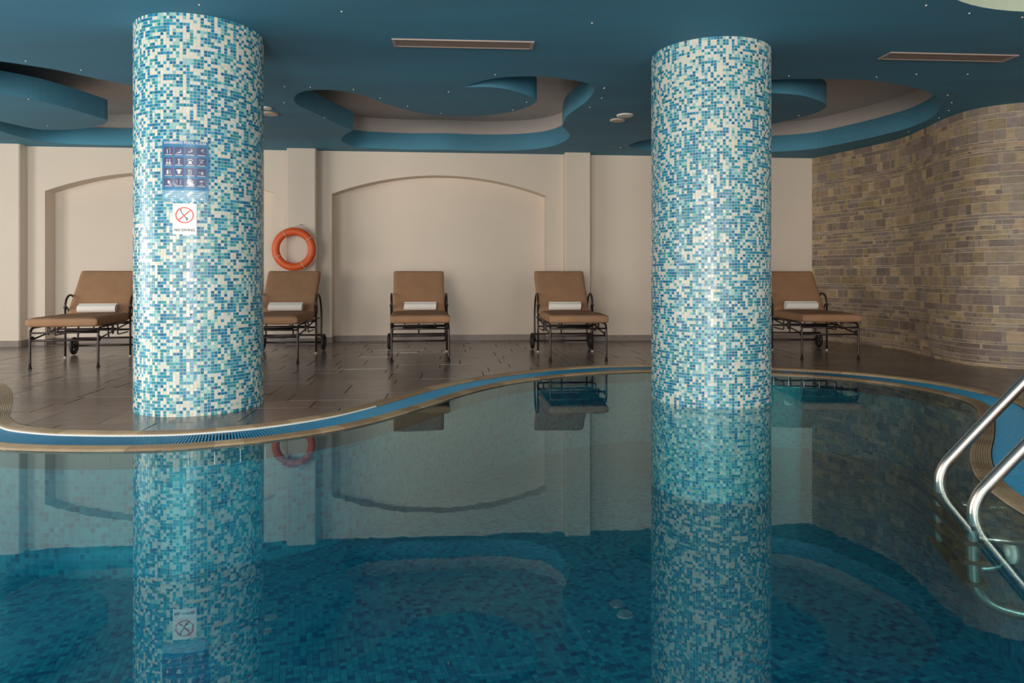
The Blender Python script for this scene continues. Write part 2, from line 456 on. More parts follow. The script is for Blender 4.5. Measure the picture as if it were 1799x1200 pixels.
# other walls (out of view)
tag(obj('wall_left', [(XL, YF, -0.02), (XL, 11, -0.02), (XL, 11, 0.35), (XL, YF, 0.35), (XL, YF, 2.6), (XL, 11, 2.6), (XL, 11, COVZ), (XL, YF, COVZ),
    (XL, 6.0, 0.35), (XL, 11, 0.35), (XL, 11, 2.6), (XL, 6.0, 2.6), (XL, YF, 0.35), (XL, 0.4, 0.35), (XL, 0.4, 2.6), (XL, YF, 2.6)],
    [(0, 1, 2, 3), (4, 5, 6, 7), (8, 9, 10, 11), (12, 13, 14, 15)], M_PLASTER), kind='structure')
fr = [(XL, -8.0), (-4.4, -3.0), (0.6, 2.0), (5.6, XR)]
v = []; f = []
def pq(x0, x1, z0, z1):
    b = len(v); v.extend([(x0, YF, z0), (x1, YF, z0), (x1, YF, z1), (x0, YF, z1)]); f.append((b, b+1, b+2, b+3))
pq(XL, XR, -0.02, 0.28); pq(XL, XR, 2.62, COVZ)
for a, b in fr: pq(a, b, 0.28, 2.62)
tag(obj('wall_front', v, f, M_PLASTER), kind='structure')
tag(obj('wall_side', [(XR, YF, -0.02), (XR, 6.7, -0.02), (XR, 6.7, COVZ), (XR, YF, COVZ)], [(0, 1, 2, 3)], M_PLASTER), kind='structure')

# ------------------------------------------------------------------ stone clad curved wall
SNORM = -normals2(STONE)      # candidates: make it face the pool
if np.dot(SNORM[200], np.array([-1.0, -0.3])) < 0: SNORM = -SNORM
SARC = np.r_[0, np.cumsum(np.linalg.norm(np.diff(STONE, axis=0), axis=1))]
def stonept(t, d, z):
    x = np.interp(t, SARC, STONE[:, 0]); y = np.interp(t, SARC, STONE[:, 1])
    nx = np.interp(t, SARC, SNORM[:, 0]); ny = np.interp(t, SARC, SNORM[:, 1])
    return (x + nx*d, y + ny*d, z)
ts = np.linspace(0, SARC[-1], 140); v = []; f = []
for t in ts: v += [stonept(t, 0, -0.02), stonept(t, 0, COVZ)]
for i in range(len(ts)-1): f.append((2*i, 2*i+2, 2*i+3, 2*i+1))
wall_right = obj('wall_right', v, f, M_STONEGROUT, smooth=True); tag(wall_right, kind='structure')
STONECOL = [(152, 129, 107), (138, 117, 101), (168, 142, 112), (130, 110, 100), (162, 139, 106), (148, 129, 113), (176, 150, 118), (136, 119, 112), (150, 129, 96), (124, 108, 97), (152, 134, 118), (132, 117, 104), (142, 124, 106), (154, 134, 110)]
stones = []
z = FLZ; rows = []
while z < CEZ - 0.01:
    h = random.choice([0.115, 0.075, 0.055, 0.05, 0.03, 0.08, 0.035, 0.115, 0.055])
    if CEZ - (z + h) < 0.03: h = CEZ - z
    rows.append((z, h)); z += h
rows[-1] = (rows[-1][0], CEZ - rows[-1][0])
TMAX = 5.9
for (z, h) in rows:
    t = 0.0
    while t < TMAX:
        if h > 0.1: w = random.choice([0.05, 0.07, 0.11, 0.115, 0.115, 0.17, 0.04])
        elif h > 0.045: w = random.choice([0.05, 0.06, 0.11, 0.16, 0.22, 0.28, 0.03, 0.025, 0.09])
        else: w = random.choice([0.035, 0.07, 0.12, 0.2, 0.3, 0.05])
        g = 0.0024; d = 0.007 + random.uniform(-0.0015, 0.002)
        n = max(1, int(w / 0.06)); mb = MB()
        for i in range(n+1):
            tt = t + g + (w - 2*g) * i / n
            mb.v += [stonept(tt, 0.001, z+g), stonept(tt, d, z+g), stonept(tt, d, z+h-g), stonept(tt, 0.001, z+h-g)]
        for i in range(n):
            b = 4*i
            mb.f += [(b+1, b+5, b+6, b+2), (b, b+4, b+5, b+1), (b+2, b+6, b+7, b+3)]
        e = 4*n; mb.f += [(0, 1, 2, 3), (e, e+3, e+2, e+1)]
        c = random.choice(STONECOL); gm = sum(c)/3; c = lin([0.95*q+0.05*gm for q in c]); k = random.uniform(0.95, 1.2)
        ar = proj_area([mb.v[1], mb.v[e+1], mb.v[e+2], mb.v[2]])
        stones.append((ar, mb, tuple(q*k for q in c[:3]))); t += w
stones.sort(key=lambda q: -q[0])
rest = MB(); restc = []
for i, (a, mb, c) in enumerate(stones):
    if i < 300:
        me = mesh('stone_tile', mb.v, mb.f); face_colors(me, [c]*len(mb.f)); link_obj('stone_tile', me, M_STONE, wall_right)
    else:
        b = len(rest.v); rest.v += mb.v; rest.f += [tuple(q+b for q in f_) for f_ in mb.f]; restc += [c]*len(mb.f)
me = mesh('stone_cladding', rest.v, rest.f); face_colors(me, restc); o = link_obj('stone_cladding', me, M_STONE, wall_right); o['kind'] = 'stuff'

# ------------------------------------------------------------------ ceiling with swirl openings
def cpx(p): return px(p[0], p[1], CEZ)
def outline(segs):
    """segs: lists of pixel corners; each list is a smooth run, runs meet at sharp corners"""
    out = []
    for sg in segs:
        pts = smooth_path([cpx(p) for p in sg], 6); out += [tuple(p) for p in pts[:-1]]
    return out
MID = outline([
 [(943, 178), (938, 172), (917, 164), (886, 156), (855, 152.6), (814, 153)],
 [(814, 153), (831, 147), (862, 139), (897, 135), (948, 134.5), (987, 138), (1018, 143), (1036, 148), (1044, 155), (1042, 163), (1030, 178), (1010, 193), (995, 205), (988, 222)],
 [(988, 222), (997, 231), (1000, 241), (979, 254), (948, 261), (897, 264.5), (839, 265), (781, 263), (722, 263), (668, 261), (625, 258), (606, 252), (599, 245), (606, 237), (620, 229)],
 [(620, 229), (600, 221), (578, 211), (547, 196), (524, 185), (516, 175), (524, 164), (543, 159), (578, 158), (613, 162), (645, 170), (668, 179), (699, 189), (730, 197), (761, 202), (800, 204.5), (839, 204), (878, 200), (909, 194), (932, 186), (943, 178)]])
LEFT = outline([
 [(-160, 138), (-110, 116), (-50, 107), (0, 108), (50, 115), (100, 123), (150, 134), (200, 144), (233, 151), (290, 172), (330, 200), (338, 225), (310, 245), (233, 255), (167, 254.5), (110, 252), (67, 247), (33, 240), (0, 230), (-35, 215), (-60, 200)],
 [(-60, 200), (-30, 206), (0, 213), (67, 227), (110, 228), (160, 224), (186, 217)],
 [(186, 217), (188, 211), (173, 206), (133, 194), (67, 177), (0, 165), (-80, 150), (-160, 138)]])
RIGHT = outline([
 [(1290, 158), (1315, 147), (1351, 141), (1400, 138.5), (1454, 139), (1508, 140), (1550, 144), (1592, 151), (1625, 160), (1646, 171), (1652, 181), (1648, 195), (1633, 209), (1592, 226), (1550, 237), (1487, 251), (1425, 262), (1351, 267), (1250, 268), (1180, 267), (1142, 265), (1115, 261), (1103, 256)],
 [(1103, 256), (1120, 249), (1142, 245), (1200, 236), (1290, 227), (1351, 219), (1404, 207), (1437, 197), (1452, 188)],
 [(1452, 188), (1450, 182), (1437, 176), (1404, 167), (1351, 163), (1320, 160), (1290, 158)]])
DOME = [(3.62 + 1.32*math.cos(2*PI*i/72), 3.36 + 1.32*math.sin(2*PI*i/72)) for i in range(72)]
HOLES = [MID, LEFT, RIGHT, DOME]
ceiling = fill_holes('ceiling', [(XL, YF), (XR, YF), (XR, 11.2), (XL, 11.2)], HOLES, lambda p: (p[0], p[1], CEZ), M_BLUE, flip=True); tag(ceiling, kind='structure')
def strip(name, loop, z0, z1, material, parent, closed=True):
    n = len(loop); v = []
    for p in loop: v += [(p[0], p[1], z0), (p[0], p[1], z1)]
    f = [(2*i, 2*((i+1) % n), 2*((i+1) % n)+1, 2*i+1) for i in range(n if closed else n-1)]
    return obj(name, v, f, material, parent)
for H in HOLES[:3]: strip('fascia', H, CEZ, CEZ + FASC, M_BLUE, ceiling)
strip('recess_rim', DOME, CEZ, CEZ + 0.32, M_PALE, ceiling)
obj('recess_soffit', [(p[0], p[1], CEZ + 0.32) for p in DOME], [tuple(range(72))], M_PALE, ceiling)
# taupe cove wall standing behind the far lip of each opening
def cove(run):
    p = smooth_path([cpx(q) for q in run], 8); n = normals2(p)
    if n[len(n)//2][1] < 0: n = -n
    q = p + n * 0.05
    v = []
    for i in range(len(p)): v += [(p[i][0], p[i][1], CEZ + FASC), (q[i][0], q[i][1], CEZ + FASC), (q[i][0], q[i][1], COVZ)]
    f = []
    for i in range(len(p)-1):
        a, b = 3*i, 3*i+3; f += [(a, b, b+1, a+1), (a+1, b+1, b+2, a+2)]
    obj('cove_wall', v, f, M_COVE, ceiling)
cove([(1000, 241), (979, 254), (948, 261), (897, 264.5), (839, 265), (781, 263), (722, 263), (668, 261), (625, 258), (606, 252), (599, 245)])
cove([(338, 225), (310, 245), (233, 255), (167, 254.5), (110, 252), (67, 247), (33, 240), (0, 230), (-35, 215)])
cove([(1646, 171), (1652, 181), (1648, 195), (1633, 209), (1592, 226), (1550, 237), (1487, 251), (1425, 262), (1351, 267), (1250, 268), (1180, 267), (1142, 265)])
obj('soffit', [(XL, YF, COVZ), (XR, YF, COVZ), (XR, 11.2, COVZ), (XL, 11.2, COVZ)], [(0, 1, 2, 3)], M_COVE, ceiling)
# fibre-optic stars
stars = [(45, 107), (142, 123), (50, 174), (83, 221), (545, 153), (621, 157), (500, 152), (499, 180), (668, 172), (775, 199), (716, 186), (870, 131), (901, 193), (925, 179), (788, 161), (1061, 155), (1057, 172), (1036, 188), (1090, 259), (1062, 154),
  (1627, 9), (1703, 23), (1796, 30), (1540, 135), (1386, 133), (1665, 167), (1667, 194), (1650, 207), (1596, 231), (1672, 180), (1403, 203), (570, 206), (1700, 130), (1610, 130), (350, 8), (600, 20), (1040, 40)]
ST = None
for s_ in stars:
    X, Y = cpx(s_)
    if ST is None:
        n = 10; v = [(0.006*math.cos(2*PI*i/n), 0.006*math.sin(2*PI*i/n), 0) for i in range(n)] + [(0.0045*math.cos(2*PI*i/n), 0.0045*math.sin(2*PI*i/n), -0.004) for i in range(n)]
        ST = mesh('star_light', v, [tuple(range(n, 2*n))] + [(i, (i+1) % n, n+(i+1) % n, n+i) for i in range(n)]); ST.materials.append(M_STAR)
    o = bpy.data.objects.new('star_light', ST); COL.objects.link(o); o.parent = ceiling; o.location = (X, Y, CEZ - 0.0005)

# ------------------------------------------------------------------ pool basin and water
BZ = -0.72
st = POOL[::3]
v = []; f = []
n = len(st)
for p in st: v += [(p[0], p[1], -0.10), (p[0], p[1], BZ)]
f = [(2*i, 2*i+1, 2*((i+1) % n)+1, 2*((i+1) % n)) for i in range(n)]
basin = obj('wall_pool', v, f, M_POOLGROUT); tag(basin, kind='structure')
POOLCOL = np.array([lin(c)[:3] for c in [(28, 124, 148), (24, 114, 142), (20, 98, 132), (34, 132, 154), (18, 84, 120), (26, 118, 145), (20, 76, 114), (40, 138, 156)]])
POOLP = np.array([0.2, 0.2, 0.14, 0.14, 0.08, 0.14, 0.05, 0.05])
# mosaic on the basin walls (visible side only)
pit = 0.03; mv = []; mf = []; mc = []
arcs = np.arange(PARC[pool_index(-5.5, 6.4)], PARC[pool_index(2.1, 1.5)], pit)
xs = np.interp(arcs, PARC, POOL[:, 0]); ys = np.interp(arcs, PARC, POOL[:, 1])
nx = np.interp(arcs, PARC, PN[:, 0]); ny = np.interp(arcs, PARC, PN[:, 1])
zz = np.arange(-0.10, BZ, -pit)
for i in range(len(arcs)-1):
    dx, dy = xs[i+1]-xs[i], ys[i+1]-ys[i]
    a = (xs[i]+dx*0.06-nx[i]*0.002, ys[i]+dy*0.06-ny[i]*0.002); b = (xs[i]+dx*0.94-nx[i+1]*0.002, ys[i]+dy*0.94-ny[i+1]*0.002)
    for z in zz:
        k = len(mv); mv += [(*a, z-0.0285), (*b, z-0.0285), (*b, z-0.0015), (*a, z-0.0015)]; mf.append((k, k+1, k+2, k+3))
me = mesh('wall_mosaic', mv, mf); face_colors(me, POOLCOL[RNG.choice(8, len(mf), p=POOLP)]); o = link_obj('wall_mosaic', me, M_POOLTILE, basin); o['kind'] = 'stuff'
# waterline tiles
nvt = MB(); k = 0
i = I0
while i + 7 < I1:
    a, b = POOL[i], POOL[i+7]; an, bn = PN[i], PN[i+7]; d = (b-a)*0.012
    a2, b2 = a+d, b-d
    mb = MB().quad_box([(*(a2-an*0.004), -0.10), (*(b2-bn*0.004), -0.10), (*(b2+bn*0.01), -0.10), (*(a2+an*0.01), -0.10),
                        (*(a2-an*0.004), 0.002), (*(b2-bn*0.004), 0.002), (*(b2+bn*0.01), 0.002), (*(a2+an*0.01), 0.002)])
    mb.build('waterline_tile', M_NAVY, basin); i += 7
bfl = fill_holes('floor_pool', [tuple(p) for p in POOL[::6]], [], lambda p: (p[0], p[1], BZ), M_POOLGROUT); tag(bfl, kind='structure')
# floor mosaic
pit = 0.028; ang = math.radians(17); ca, sa_ = math.cos(ang), math.sin(ang)
gi, gj = np.meshgrid(np.arange(-330, 330), np.arange(-10, 330), indexing='ij')
cxs = (gi*ca - gj*sa_).ravel()*pit; cys = (gi*sa_ + gj*ca).ravel()*pit
ok = (cys > 1.5) & (cys < 7.2) & (np.abs(cxs) < 0.80*cys + 0.35)
cxs, cys = cxs[ok], cys[ok]
ins = inside(POOL[::4], np.stack([cxs, cys], 1)); cxs, cys = cxs[ins], cys[ins]
h = pit*0.47; N = len(cxs)
offs = np.array([(-h, -h), (h, -h), (h, h), (-h, h)]); offs = np.stack([offs[:, 0]*ca - offs[:, 1]*sa_, offs[:, 0]*sa_ + offs[:, 1]*ca], 1)
V = np.zeros((N, 4, 3)); V[:, :, 0] = cxs[:, None] + offs[None, :, 0]; V[:, :, 1] = cys[:, None] + offs[None, :, 1]; V[:, :, 2] = BZ + 0.003
def big_mesh(name, V, quads):
    me = bpy.data.meshes.new(name); nv, nf = len(V), len(quads)
    me.vertices.add(nv); me.vertices.foreach_set('co', np.asarray(V, dtype=np.float32).ravel())
    me.loops.add(nf*4); me.loops.foreach_set('vertex_index', np.asarray(quads, dtype=np.int32).ravel())
    me.polygons.add(nf); me.polygons.foreach_set('loop_start', np.arange(0, nf*4, 4, dtype=np.int32))
    me.update(calc_edges=True); me.validate(); me.polygons.foreach_set('use_smooth', np.zeros(nf, dtype=bool)); me.update(); return me
me = big_mesh('floor_mosaic', V.reshape(-1, 3), np.arange(N*4).reshape(-1, 4))
face_colors(me, POOLCOL[RNG.choice(8, N, p=POOLP)]); o = link_obj('floor_mosaic', me, M_POOLTILE, bfl); o['kind'] = 'stuff'
wl = (POOL - PN*0.004)[::3]; nw_ = len(wl)
bm = bmesh.new()
vt = [bm.verts.new((p[0], p[1], 0.0)) for p in wl]; vb = [bm.verts.new((p[0], p[1], BZ - 0.02)) for p in wl]
for i in range(nw_):
    bm.edges.new((vt[i], vt[(i+1) % nw_])); bm.edges.new((vb[i], vb[(i+1) % nw_]))
te = [e for e in bm.edges if e.verts[0].co.z > -0.1]; be = [e for e in bm.edges if e.verts[0].co.z < -0.1]
bmesh.ops.triangle_fill(bm, use_beauty=True, edges=te); bmesh.ops.triangle_fill(bm, use_beauty=True, edges=be)
for i in range(nw_): bm.faces.new((vt[i], vt[(i+1) % nw_], vb[(i+1) % nw_], vb[i]))
bmesh.ops.recalc_face_normals(bm, faces=bm.faces[:]); bm.normal_update()
if sum(f_.normal.z*f_.calc_area() for f_ in bm.faces if f_.calc_center_median().z > -0.01) < 0: bmesh.ops.reverse_faces(bm, faces=bm.faces[:])
me = bpy.data.meshes.new('water'); bm.to_mesh(me); bm.free(); water = link_obj('water', me, M_WATER)
tag(water, 'still teal pool water mirroring the wall and columns', 'water', kind='stuff')

# ------------------------------------------------------------------ pool edge: ribbed lip, blue overflow grate, outer coping
def sweep(i0, i1, prof, step=1):
    """prof: (offset outward, z) closed outline"""
    mb = MB(); ids = list(range(i0, i1, step)) + [i1]; m = len(prof)
    for i in ids:
        p, nn = POOL[i], PN[i]
        mb.v += [(p[0]+nn[0]*d, p[1]+nn[1]*d, z) for d, z in prof]
    for k in range(len(ids)-1):
        for j in range(m):
            j2 = (j+1) % m; mb.f.append((k*m+j, k*m+j2, (k+1)*m+j2, (k+1)*m+j))
    mb.f.append(tuple(range(m))[::-1]); mb.f.append(tuple((len(ids)-1)*m + j for j in range(m)))
    return mb
lip = empty('trim_1'); tag(lip, kind='structure')
prof = [(0.006, -0.03), (-0.004, 0.006), (0.002, 0.013)]
for k in range(7): prof += [(0.010+k*0.011, 0.011), (0.014+k*0.011, 0.0145), (0.018+k*0.011, 0.0145)]
prof += [(LIP-0.002, 0.016), (LIP-0.002, -0.03)]
i = I0
while i + 8 <= I1:
    sweep(i, i+8, prof, 4).build('coping_tile', random.choice([M_TAN, M_TAN2]), lip); i += 8
    # a hair of joint
edge = empty('trim_2'); tag(edge, kind='structure')
p0 = LIP + GRW
prof = [(p0+0.006, -0.03), (p0+0.006, FLZ-0.001), (p0+0.010, FLZ+0.003)]
for k in range(7): prof += [(p0+0.016+k*0.011, FLZ+0.0015), (p0+0.019+k*0.011, FLZ+0.005), (p0+0.024+k*0.011, FLZ+0.005)]
prof += [(p0+OUT-0.003, FLZ+0.003), (p0+OUT, -0.005)]
i = I0
while i + 14 <= I1:
    sweep(i, i+14, prof, 3).build('coping_tile', random.choice([M_TAN, M_TAN, M_TAN2]), edge); i += 14
sweep(pool_index(-4.6, 5.7), pool_index(-0.75, 5.0), [(p0-0.002, 0.0), (p0-0.002, FLZ-0.006), (p0+0.0055, FLZ-0.002), (p0+0.0055, 0.0)], 2).build('white_trim', M_WHITE, edge)
grate = empty('overflow_grate', (0, 0, 0))
tag(grate, 'blue slatted overflow grate running along the curved pool edge', 'grate')
sweep(I0, I1, [(LIP-0.004, -0.05), (LIP-0.004, -0.012), (p0+0.004, -0.012), (p0+0.004, -0.05)], 4).build('gutter', M_GUTTER, grate)
slats = []
for i in range(I0, I1):
    p, nn = POOL[i], PN[i]; tt = np.array([nn[1], -nn[0]])
    a = p + nn*(LIP+0.004); b = p + nn*(p0-0.004)
    # width of the slat follows the fanning of the curve
    wa, wb = 0.0054, 0.0056
    pts = [(*(a-tt*wa), -0.012), (*(a+tt*wa), -0.012), (*(b+tt*wb), -0.012), (*(b-tt*wb), -0.012), (*(a-tt*wa), 0.012), (*(a+tt*wa), 0.012), (*(b+tt*wb), 0.020), (*(b-tt*wb), 0.020)]
    slats.append((proj_area([pts[4], pts[5], pts[6], pts[7]]), pts))
slats.sort(key=lambda q: -q[0])
rest = MB()
for k, (a, pts) in enumerate(slats):
    if k < 300: MB().quad_box(pts).build('slat', M_GRATE, grate)
    else: rest.quad_box(pts)
o = rest.build('slats_beyond', M_GRATE, grate); o['kind'] = 'stuff'

# ------------------------------------------------------------------ mosaic columns
WHITES = [(216, 210, 196), (208, 206, 194), (206, 210, 206)]
PALES = [(138, 188, 190), (118, 180, 188), (152, 194, 190)]
TEALS = [(48, 144, 156), (40, 132, 148), (62, 152, 158)]
BLUES = [(32, 132, 170), (28, 118, 158), (48, 146, 180), (24, 106, 146)]
def smooth_field(nr, nc, k=5):
    a = RNG.random((nr, nc))
    for _ in range(k): a = (a + np.roll(a, 1, 0) + np.roll(a, -1, 0) + np.roll(a, 1, 1) + np.roll(a, -1, 1)) / 5
    a = (a - a.mean()) / a.std(); return a
def column(cx, cy, R, z0, label):
    root = empty('mosaic_column', (cx, cy, z0)); tag(root, label, 'column', 'mosaic columns', 'thing')
    n = 96; H = CEZ - z0
    v = [(R*math.cos(2*PI*i/n), R*math.sin(2*PI*i/n), z) for z in (0, H) for i in range(n)]
    obj('shaft', v, [(i, (i+1) % n, n+(i+1) % n, n+i) for i in range(n)] + [tuple(range(n))[::-1], tuple(range(n, 2*n))], M_GROUT, root, smooth=False)
    NC = int(round(2*PI*R/0.0222)); NR = int(round(H/0.0222)); dh = H/NR; da = 2*PI/NC
    jj, ii = np.meshgrid(np.arange(NR), np.arange(NC), indexing='ij'); jj = jj.ravel(); ii = ii.ravel(); N = len(ii)
    ga = 0.062*da; gh = 0.062*dh
    a0 = ii*da+ga; a1 = (ii+1)*da-ga; zb = jj*dh+gh; zt = (jj+1)*dh-gh
    V = np.zeros((N, 8, 3)); J = RNG.normal(0, 0.00045, (N, 4))
    for k, (a, z) in enumerate(((a0, zb), (a1, zb), (a1, zt), (a0, zt))):
        r = R + 0.0022 + J[:, k]
        V[:, k, 0] = (R-0.001)*np.cos(a); V[:, k, 1] = (R-0.001)*np.sin(a); V[:, k, 2] = z
        ins = 0.03
        V[:, 4+k, 0] = r*np.cos(a); V[:, 4+k, 1] = r*np.sin(a); V[:, 4+k, 2] = z
    q = np.array([(4, 5, 6, 7), (0, 1, 5, 4), (1, 2, 6, 5), (2, 3, 7, 6), (3, 0, 4, 7)])
    Q = (np.arange(N)*8)[:, None, None] + q[None]
    me = big_mesh('mosaic_tiles', V.reshape(-1, 3), Q.reshape(-1, 4))
    fld = smooth_field(NR, NC, 3).ravel()*0.11; u = RNG.random(N)
    hz = jj / NR
    pw = 0.30 + fld + 0.10*(hz > 0.8) * 1.0
    cols = np.zeros((N, 3))
    pick = lambda L, n_: np.array([lin(c)[:3] for c in L])[RNG.integers(0, len(L), n_)]
    w = u < pw; rem = (u - pw) / np.maximum(1e-3, 1 - pw)
    pa = ~w & (rem < 0.22); te = ~w & (rem >= 0.22) & (rem < 0.52); bl = ~w & (rem >= 0.52)
    for msk, L in ((w, WHITES), (pa, PALES), (te, TEALS), (bl, BLUES)): cols[msk] = pick(L, msk.sum())
    face_colors(me, np.repeat(cols, 5, axis=0))
    o = link_obj('mosaic_tiles', me, M_TILE, root); o['kind'] = 'stuff'
    return root
C1 = (-2.339, 5.132, 0.4435); C2 = (1.630, 5.625, 0.471)
column(*C1, FLZ, 'blue and white mosaic column standing on the deck, with posters on it')
column(*C2, BZ, 'blue and white mosaic column rising out of the pool water')

# ------------------------------------------------------------------ signs on the deck column
cd = np.array([-C1[0], -C1[1]]); cd = cd/np.linalg.norm(cd); cr = np.array([-cd[1], cd[0]])
def bend(phi0, zc, u, w, d):
    R = C1[2] + 0.004 + d; ph = phi0 + u / C1[2]
    q = np.array(C1[:2]) + R*(math.cos(ph)*cd + math.sin(ph)*cr); return (q[0], q[1], zc + w)
def plate(name, phi0, zc, u0, u1, w0, w1, d0, d1, m, parent, n=10, origin=None, wob=0.0):
    mb = MB(); o = origin
    us = np.linspace(u0, u1, n+1)
    for uu in us:
        mb.v += [bend(phi0, zc, uu, w0, d0), bend(phi0, zc, uu, w0, d1), bend(phi0, zc, uu, w1, d1), bend(phi0, zc, uu, w1, d0)]
    for i in range(n):
        b = 4*i; mb.f += [(b+1, b+5, b+6, b+2), (b, b+4, b+5, b+1), (b+2, b+6, b+7, b+3), (b+3, b+7, b+4, b)]
    e = 4*n; mb.f += [(0, 1, 2, 3), (e, e+3, e+2, e+1)]
    if o is not None: mb.v = [(x-o[0], y-o[1], z-o[2]) for x, y, z in mb.v]
    return mb.build(name, m, parent)
def decal(name, phi0, zc, pts, faces, d, m, parent, origin):
    v = [bend(phi0, zc, u, w, d) for u, w in pts]; v = [(x-origin[0], y-origin[1], z-origin[2]) for x, y, z in v]
    return obj(name, v, faces, m, parent)
def text_mesh(txt, size):
    cu = bpy.data.curves.new('lettering', 'FONT'); cu.body = txt; cu.size = size; cu.align_x = 'CENTER'; cu.align_y = 'CENTER'; cu.resolution_u = 3; cu.offset = size*0.03
    to = bpy.data.objects.new('lettering', cu); COL.objects.link(to)
    me = bpy.data.meshes.new_from_object(to.evaluated_get(bpy.context.evaluated_depsgraph_get()))
    v = [(q.co.x, q.co.y) for q in me.vertices]; f = [tuple(p.vertices) for p in me.polygons]
    bpy.data.objects.remove(to); bpy.data.curves.remove(cu); bpy.data.meshes.remove(me)
    return v, f
def ellipse(cu, cw, a, b, n=16): return [(cu + a*math.cos(2*PI*i/n), cw + b*math.sin(2*PI*i/n)) for i in range(n)], [tuple(range(n))]
def join(*parts):
    v = []; f = []
    for pv, pf in parts:
        b = len(v); v += pv; f += [tuple(k+b for k in q) for q in pf]
    return v, f
def rect(u0, u1, w0, w1): return [(u0, w0), (u1, w0), (u1, w1), (u0, w1)], [(0, 1, 2, 3)]
def stroke(pts, wd):
    v = []; f = []
    P = [np.array(p) for p in pts]
    for i, p in enumerate(P):
        t = P[min(i+1, len(P)-1)] - P[max(i-1, 0)]; t = t/np.linalg.norm(t); nn = np.array([-t[1], t[0]])*wd/2
        v += [tuple(p-nn), tuple(p+nn)]
    for i in range(len(P)-1): f.append((2*i, 2*i+2, 2*i+3, 2*i+1))
    return v, f
PH = math.radians(-13.0)
zs = 1.392; so = bend(PH, zs, 0, 0, 0)
sign = empty('no_diving_sign', so); tag(sign, 'white no diving notice with red prohibition ring, below the rules poster', 'sign')
plate('panel', PH, zs, -0.076, 0.076, -0.106, 0.106, 0.0, 0.003, M_SIGNW, sign, 10, so)
ro, ri, n = 0.056, 0.047, 40
v = []
for i in range(n):
    a = 2*PI*i/n; v += [(ro*1.06*math.cos(a), 0.026+ro*math.sin(a)), (ri*1.06*math.cos(a), 0.026+ri*math.sin(a))]
decal('prohibition_ring', PH, zs, v, [(2*i, 2*((i+1) % n), 2*((i+1) % n)+1, 2*i+1) for i in range(n)], 0.0040, M_SIGNRED, sign, so)
decal('prohibition_bar', PH, zs, *stroke([(-0.037+0.074*i/6, -0.008+0.068*i/6) for i in range(7)], 0.009), 0.0042, M_SIGNRED, sign, so)
dv = join(stroke([(-0.024, 0.066), (-0.022, 0.050), (-0.012, 0.034), (0.0, 0.022), (0.010, 0.006), (0.016, -0.012)], 0.006), stroke([(0.002, 0.012), (0.020, 0.008)], 0.005), ellipse(0.020, 0.000, 0.005, 0.005, 10))
decal('diver_symbol', PH, zs, *dv, 0.0036, M_SIGNBLACK, sign, so)
tv, tf = text_mesh('NO DIVING', 0.025); decal('lettering', PH, zs, [(u*1.0, w-0.077) for u, w in tv], tf, 0.0038, M_SIGNBLACK, sign, so)

